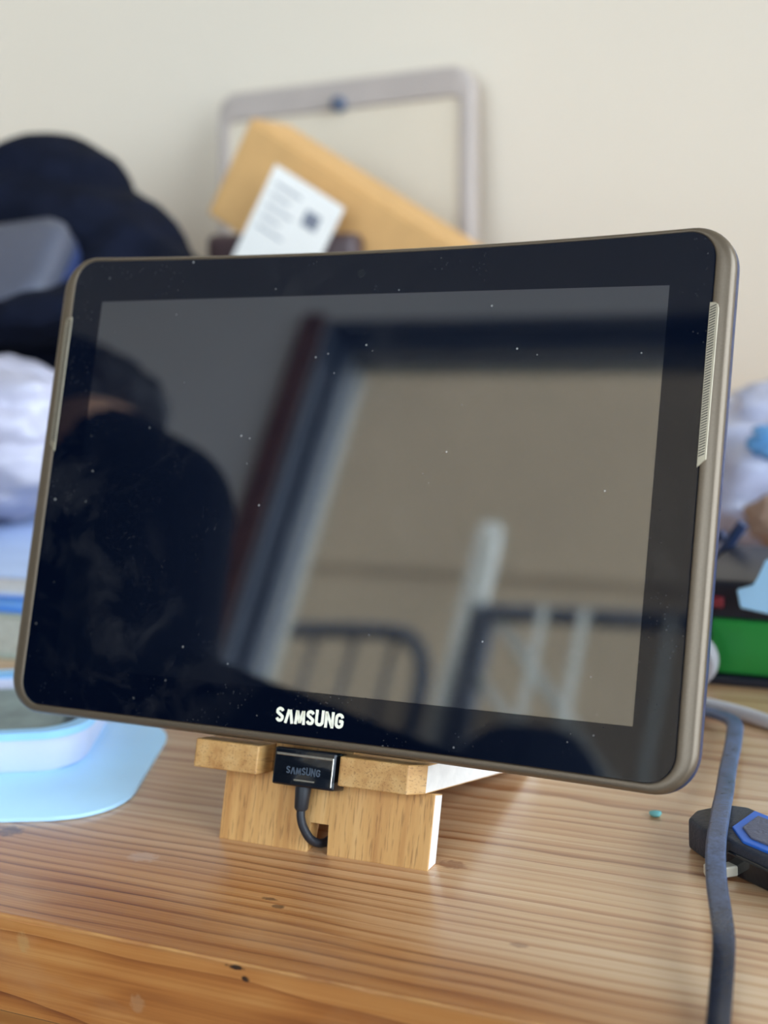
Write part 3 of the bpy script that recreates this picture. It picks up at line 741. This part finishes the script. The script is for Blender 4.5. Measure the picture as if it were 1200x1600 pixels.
M['white_film'] = mat('bluish_white_film', S(184, 180, 194), 0.4, var=0.08, scale=14, bump=0.8, bscale=26)
crumpled('white_bag', (-.400, .235, .8420), (.125, .068, .051), M['white_film'], .16, 2.0, 2, .7929, 'big crumpled bluish white bag on the left stack of books', 'bag')
bm = bmesh.new(); bmesh.ops.create_icosphere(bm, subdivisions=3, radius=1)
for v in bm.verts: v.co = Vector((v.co.x * .018, v.co.y * .012, v.co.z * .0095)) * (1 + .2 * noise.noise(v.co * 2)) + Vector((-.325, .150, .8020))
tag(obj('black_stopper', bm, M['rubber'], None, True), 'small black rubber piece on the white booklet at left edge', 'stopper')

# dark jacket pile
M['jacket'] = mat('black_navy_cloth', S(12, 16, 30), 0.9, var=0.3, scale=60, bump=0.4, bscale=500)
M['jacket'].node_tree.nodes['Principled BSDF'].inputs['Specular IOR Level'].default_value = 0.12
bm = bmesh.new()
for c, r in (((-.60, .50, .86), (.175, .12, .115)), ((-.512, .49, .960), (.085, .085, .073)), ((-.460, .475, .938), (.060, .07, .058)), ((-.412, .462, .916), (.050, .06, .056)), ((-.374, .455, .893), (.045, .05, .055)), ((-.60, .47, .92), (.12, .10, .09)),
             ((-.50, .370, .905), (.16, .065, .024)), ((-.52, .50, .79), (.20, .10, .05)), ((-.340, .450, .868), (.040, .045, .066)), ((-.36, .43, .80), (.06, .04, .055))):
    ellipsoid(bm, CAM + (Vector(c) - CAM) * .94, Vector(r) * .94)
bm = remeshed(bm, .008, 6)
for v in bm.verts:
    q = Vector((v.co.x * 14 + v.co.z * 9, v.co.y * 10, v.co.z * 16 - v.co.x * 7))
    d = .008 * (abs(noise.noise(q)) * 2 - .6) + .005 * noise.noise(q * 2.7)
    v.co += v.normal * d; v.co.z = max(v.co.z, TZ + .0005)
tag(obj('jacket', bm, M['jacket'], None, True), 'dark navy jacket heaped at back left of the table', 'jacket')

M['case_grey'] = mat('dark_grey_shell', S(78, 80, 92), 0.42, var=0.06)
M['case_edge'] = mat('navy_edge_band', S(52, 64, 104), 0.4, var=0.1)
cs = thing('hard_case', 'dark grey rounded case with navy edge lying on the navy jacket', 'case', (-.472, .318, .920), (math.radians(38), math.radians(-4), math.radians(10)))
bm = bmesh.new(); loft(bm, [rr3(.100, .040, .018, .004), rr3(.103, .043, .020, .008), rr3(.103, .043, .020, .020), rr3(.100, .040, .018, .0245), rr3(.092, .032, .014, .0260)])
auto_smooth(obj('upper_shell', bm, M['case_grey'], cs), 50)
bm = bmesh.new(); loft(bm, [rr3(.094, .034, .016, -.012), rr3(.102, .042, .020, -.008), rr3(.104, .044, .021, .0075), rr3(.100, .040, .018, .008)])
auto_smooth(obj('lower_shell', bm, M['case_edge'], cs), 50)

# ---------------------------------------------------------------- back: leaning board, carton, packet
M['board'] = mat('beige_board_face', S(222, 206, 182), 0.55, var=0.03, scale=8)
M['board_rim'] = mat('taupe_board_rim', S(182, 168, 158), 0.5, var=0.04)
M['knob'] = mat('slate_blue_knob', S(84, 92, 110), 0.5)
BW, BH = .1180, .158
bdg = thing('leaning_board', 'beige board with taupe rim and dark knob leaning against the wall', 'board', (-.3465, .640, TZ), (math.radians(-9), math.radians(-1.2), 0))
cz = .167
bm = bmesh.new()
def ringxz(hx, hz, r, y, dz=0): return [(x, y, z + cz + dz) for x, z in rrect(hx, hz, r, 8)]
rg = [ringxz(BW, BH, .018, .006), ringxz(BW, BH, .018, -.005), ringxz(BW - .002, BH - .002, .017, -.007), ringxz(BW - .010, BH - .017, .006, -.007, -.006), ringxz(BW - .011, BH - .018, .006, -.003, -.006)]
loft(bm, rg); auto_smooth(obj('rim', bm, M['board_rim'], bdg), 40)
bm = bmesh.new(); prism(bm, [(x, z + cz - .006) for x, z in rrect(BW - .0112, BH - .0182, .006, 6)], 1, -.0045, -.0025); obj('face', bm, M['board'], bdg)
bm = bmesh.new(); lathe(bm, [(.005, -.004), (.0065, -.008), (.0065, -.012), (.005, -.0135)], 24, (.001, 0, cz + BH - .0205), 1); o = obj('knob', bm, M['knob'], bdg, True)

M['kraft'] = mat('tan_cardboard', S(212, 164, 104), 0.8, var=0.05, scale=50, bump=0.15)
M['tape'] = mat('brown_tape', S(150, 104, 66), 0.35)
tilt = math.radians(32)
bx = thing('cardboard_box', 'tan cardboard box tilted against the beige board', 'box', (-.3715, .502, .9690), (math.radians(-3), tilt, 0))
bm = bmesh.new(); box(bm, (.0, .0, .0), (.39, .055, .0745), .0012, 1); obj('carton', bm, M['kraft'], bx)
for x0, x1 in ((.0005, .1945), (.1955, .3895)):
    bm = bmesh.new(); box(bm, (x0, .001, .0745), (x1, .054, .0760), .0003, 1); obj('flap', bm, M['kraft'], bx)
M['packet'] = mat('dark_brown_packet', S(74, 56, 56), 0.5, var=0.15, bump=.2)
M['label'] = mat('white_label_paper', S(250, 244, 234), 0.6, var=0.02)
M['ink'] = mat('grey_ink', S(132, 134, 144), 0.7)
pk = thing('parcel_packet', 'dark brown upright packet behind the white slip, before the tan box', 'packet', (-.303, .486, TZ + .0005), (math.radians(-1.5), math.radians(2), 0))
bm = bmesh.new(); box(bm, (-.066, -.010, .0), (.054, .010, .2010), .006, 3); auto_smooth(obj('pouch', bm, M['packet'], pk), 40)
sl = thing('address_slip', 'white address slip with grey print in front of the tan box', 'paper', (-.3430, .473, .9165), (math.radians(-2), tilt, 0))
bm = bmesh.new(); box(bm, (-.004, .0, -.010), (.0570, .0006, .0945), .0002, 1); obj('sheet', bm, M['label'], sl)
bm = bmesh.new()
box(bm, (.033, -.0005, .069), (.045, .0001, .080))
for k in range(5): box(bm, (.003, -.0005, .083 - k * .008), (.003 + (.016 if k % 2 else .022), .0001, .0842 - k * .008))
obj('print_blocks', bm, M['ink'], sl)

# ---------------------------------------------------------------- the photographer and chairs, seen mirrored in the glass
M['skin'] = mat('skin', S(200, 158, 132), 0.55, var=0.08, scale=30)
M['clothes'] = mat('dark_navy_sweater', S(10, 13, 22), 0.95, var=0.2, scale=120, bump=0.5, bscale=600)
M['clothes'].node_tree.nodes['Principled BSDF'].inputs['Specular IOR Level'].default_value = 0.12
M['trousers'] = mat('dark_trousers', S(24, 26, 34), 0.95, var=0.2, scale=120)
M['hair'] = mat('dark_hair', S(24, 20, 20), 0.6, var=0.3, scale=200, bump=0.5)
M['shoe'] = mat('dark_shoe', S(20, 20, 22), 0.5)
HEAD = Vector((-.634, -.530, 1.170))
face = Vector((.97, -.12, -.20)).normalized()           # looking at the phone
hs_ = face.cross(Vector((0, 0, 1))).normalized(); hu = hs_.cross(face)
def hp(f, s, u): return HEAD + face * f + hs_ * s + hu * u
bm = bmesh.new()
hr = Matrix((face, hs_, hu)).transposed()
ellipsoid(bm, hp(-.008, 0, .020), (.094, .075, .092), hr)
ellipsoid(bm, hp(.020, 0, -.045), (.064, .056, .066), hr)
capsule(bm, hp(.078, 0, .012), hp(.100, 0, -.018), .009, .014)                     # nose
capsule(bm, hp(.074, -.020, -.055), hp(.074, .020, -.055), .011, .011)              # lips
capsule(bm, hp(.062, -.012, -.092), hp(.062, .012, -.092), .017, .017)              # chin
for s in (-1, 1):
    ellipsoid(bm, hp(-.010, s * .078, -.006), (.018, .010, .032), hr)               # ears
    capsule(bm, hp(.074, s * .018, .030), hp(.064, s * .048, .028), .011, .010)     # brow
    ellipsoid(bm, hp(.070, s * .031, .008), (.012, .014, .010), hr)                 # eyes
NECK = Vector((-.640, -.565, 1.035))
capsule(bm, hp(-.03, 0, -.06), NECK, .054, .060)
HIP = Vector((-.605, -.645, .575)); CH = Vector((-.585, -.585, .930))
SR_ = Vector((-.474, -.505, 1.112)); SL = Vector((-.755, -.575, 1.045))
capsule(bm, HIP + Vector((-.075, 0, 0)), HIP + Vector((.075, 0, 0)), .115, .115)
capsule(bm, HIP, CH, .140, .150)
capsule(bm, CH + Vector((-.07, 0, 0)), CH + Vector((.07, 0, 0)), .125, .125)
capsule(bm, CH + Vector((0, 0, .03)), NECK, .13, .085)
capsule(bm, NECK + Vector((.02, .01, .0)), SR_, .085, .070); capsule(bm, NECK, SL, .075, .066)
capsule(bm, Vector((-.552, -.505, 1.152)), SR_, .066, .068)                          # raised shoulder and collar
EL = Vector((-.410, -.485, .945)); WR = Vector((.120, -.485, .842))
capsule(bm, SR_, EL, .068, .056); capsule(bm, EL, WR, .054, .031)
capsule(bm, CH + Vector((.10, .05, -.02)), EL, .085, .055)                            # loose sweater between chest and elbow
EL2 = Vector((-.83, -.47, .83)); WR2 = Vector((-.70, -.30, .66))
capsule(bm, SL, EL2, .062, .048); capsule(bm, EL2, WR2, .046, .032)
for s in (-1, 1):
    hpj = HIP + Vector((s * .09, .03, -.01)); kn = Vector((-.60 + s * .11, -.205, .545)); an = Vector((-.60 + s * .12, -.265, .085))
    capsule(bm, hpj, kn, .098, .066); capsule(bm, kn, an, .062, .040)
    capsule(bm, an + Vector((0, -.03, -.030)), an + Vector((0, .15, -.050)), .043, .034)
# phone pose: just behind the lens
PH_C = CAM - FWD * .008
PL = -RGT                                             # to the holder's left
# hand under and beside the phone: palm, four bent fingers, thumb
palm0 = WR + Vector((.030, .004, .008)); palm1 = WR + Vector((.080, .012, .030))
capsule(bm, WR, palm0, .029, .030); capsule(bm, palm0, palm1, .028, .022)
base = PH_C + PL * .062 - UPV * .080
for k, ln in enumerate((.95, 1.05, 1.0, .82)):
    a = palm0 + (palm1 - palm0) * (.35 + .22 * k) + Vector((0, .004, .012))
    b = base + UPV * (.018 * k - .030) + FWD * .016 + PL * .004
    c = b - PL * (.026 * ln) + FWD * .004; d = c - PL * (.018 * ln) - FWD * .006
    capsule(bm, a, b, .0095, .0088); capsule(bm, b, c, .0088, .0080); capsule(bm, c, d, .0080, .0072)
a = palm1; b = base - FWD * .030 + UPV * .000 - PL * .006; c = b - PL * .024 + UPV * .016
capsule(bm, a, b, .0125, .0105); capsule(bm, b, c, .0105, .0090)
# resting left hand
for k, ln in enumerate((.9, 1.0, .95, .75)):
    a = WR2 + Vector((.03 - .018 * k + .01, .045, -.012)); b = a + Vector((.004, .036 * ln, -.006)); c = b + Vector((.002, .026 * ln, -.016))
    capsule(bm, a, b, .0092, .0085); capsule(bm, b, c, .0085, .0075)
capsule(bm, WR2, WR2 + Vector((.012, .050, -.012)), .030, .030)
capsule(bm, WR2 + Vector((.03, .015, -.005)), WR2 + Vector((.055, .055, -.012)), .012, .0095)
bm = remeshed(bm, .0055, 3)
wrist_cut = WR.x - .035
for f in bm.faces:
    c = f.calc_center_median(); f.smooth = True
    if (c - HEAD).length < .135 and c.z > 1.075 and (c - NECK).dot(HEAD - NECK) > .006: f.material_index = 1
    elif c.x > wrist_cut: f.material_index = 1
    elif (c - WR2).length < .12 and c.y > WR2.y - .01 and c.z > .60: f.material_index = 1
    elif c.z < .105: f.material_index = 3
    elif c.z < .66 and (c - WR2).length > .1: f.material_index = 2
ps = obj('person', bm, [M['clothes'], M['skin'], M['trousers'], M['shoe']])
ps.data.polygons.foreach_set('use_smooth', [True] * len(ps.data.polygons))
tag(ps, 'person in dark sweater mirrored at left of screen, seated, holding a phone', 'person')
bm = bmesh.new()
ellipsoid(bm, hp(-.018, 0, .036), (.097, .083, .092), hr); ellipsoid(bm, hp(-.050, 0, -.010), (.066, .080, .080), hr)
ellipsoid(bm, hp(-.004, -.034, .002), (.070, .056, .086), hr)
ellipsoid(bm, hp(.040, .0, .088), (.045, .060, .030), hr)
bm = remeshed(bm, .005, 2)
for v in bm.verts: v.co += v.normal * .006 * noise.noise(v.co * 45)
obj('hair', bm, M['hair'], ps, True)
for s in (-1, 1):
    bm = bmesh.new(); ellipsoid(bm, hp(.0795, s * .031, .008), (.0045, .006, .006), hr, 12, 8); obj('eye', bm, M['black_gloss'], ps, True)

ph = thing('phone', 'black phone held up by the seated person at the camera side', 'phone', PH_C)
ph.matrix_world = Matrix(((RGT.x, UPV.x, -FWD.x, PH_C.x), (RGT.y, UPV.y, -FWD.y, PH_C.y), (RGT.z, UPV.z, -FWD.z, PH_C.z), (0, 0, 0, 1)))
bm = bmesh.new(); loft(bm, [[(x - .024, y - .058, z) for x, y in rrect(.036 - i, .0735 - i, .010, 6)] for i, z in ((.001, -.001), (0, 0), (0, .006), (.001, .007))]); auto_smooth(obj('body', bm, M['black_gloss'], ph), 40)
bm = bmesh.new(); lathe(bm, [(.0075, -.001), (.0075, -.0020), (.006, -.0024)], 24, (-.000, 0, 0)); obj('lens', bm, M['black_gloss'], ph)

sg = thing('stool', 'round dark stool under the seated person', 'stool', (-.605, -.645, 0))
bm = bmesh.new(); lathe(bm, [(.15, .425), (.175, .432), (.18, .445), (.17, .458)], 32); obj('seat', bm, M['trousers'], sg, True)
for k in range(4):
    a = math.radians(45 + 90 * k); bm = bmesh.new(); tube(bm, [(.11 * math.cos(a), .11 * math.sin(a), .43), (.17 * math.cos(a), .17 * math.sin(a), 0)], .014, 10); obj('leg', bm, M['trimwood'], sg, True)

M['chair_cloth'] = mat('grey_blue_upholstery', S(96, 108, 130), 0.8, var=0.1, scale=60, bump=.3, bscale=400)
oc = thing('desk_chair', 'grey-blue high-backed chair mirrored faintly at lower right of the screen', 'chair', (-.36, -1.15, 0))
bm = bmesh.new(); loft(bm, [[(x, y, z + .88) for x, z in rrect(.088 + w, .315 + w, .07, 8)] for w, y in ((-.02, -.035), (0, -.025), (0, .015), (-.02, .03))]); auto_smooth(obj('backrest', bm, M['chair_cloth'], oc), 50)
bm = bmesh.new(); box(bm, (-.10, .0, .43), (.10, .24, .50), .025, 3); auto_smooth(obj('seat', bm, M['chair_cloth'], oc), 50)
bm = bmesh.new(); tube(bm, [(0, .10, .10), (0, .10, .43)], .025, 14); obj('column', bm, M['rubber'], oc, True)
for k in range(5):
    a = math.radians(72 * k + 20); bm = bmesh.new(); tube(bm, [(0, .10, .10), (.17 * math.cos(a), .10 + .17 * math.sin(a), .045)], [.022, .014], 10); obj('leg', bm, M['rubber'], oc, True)
    bm = bmesh.new(); lathe(bm, [(.016, -.012), (.022, -.009), (.022, .009), (.016, .012)], 16, (.17 * math.cos(a), .10 + .17 * math.sin(a), .022), 1); obj('caster', bm, M['rubber'], oc, True)
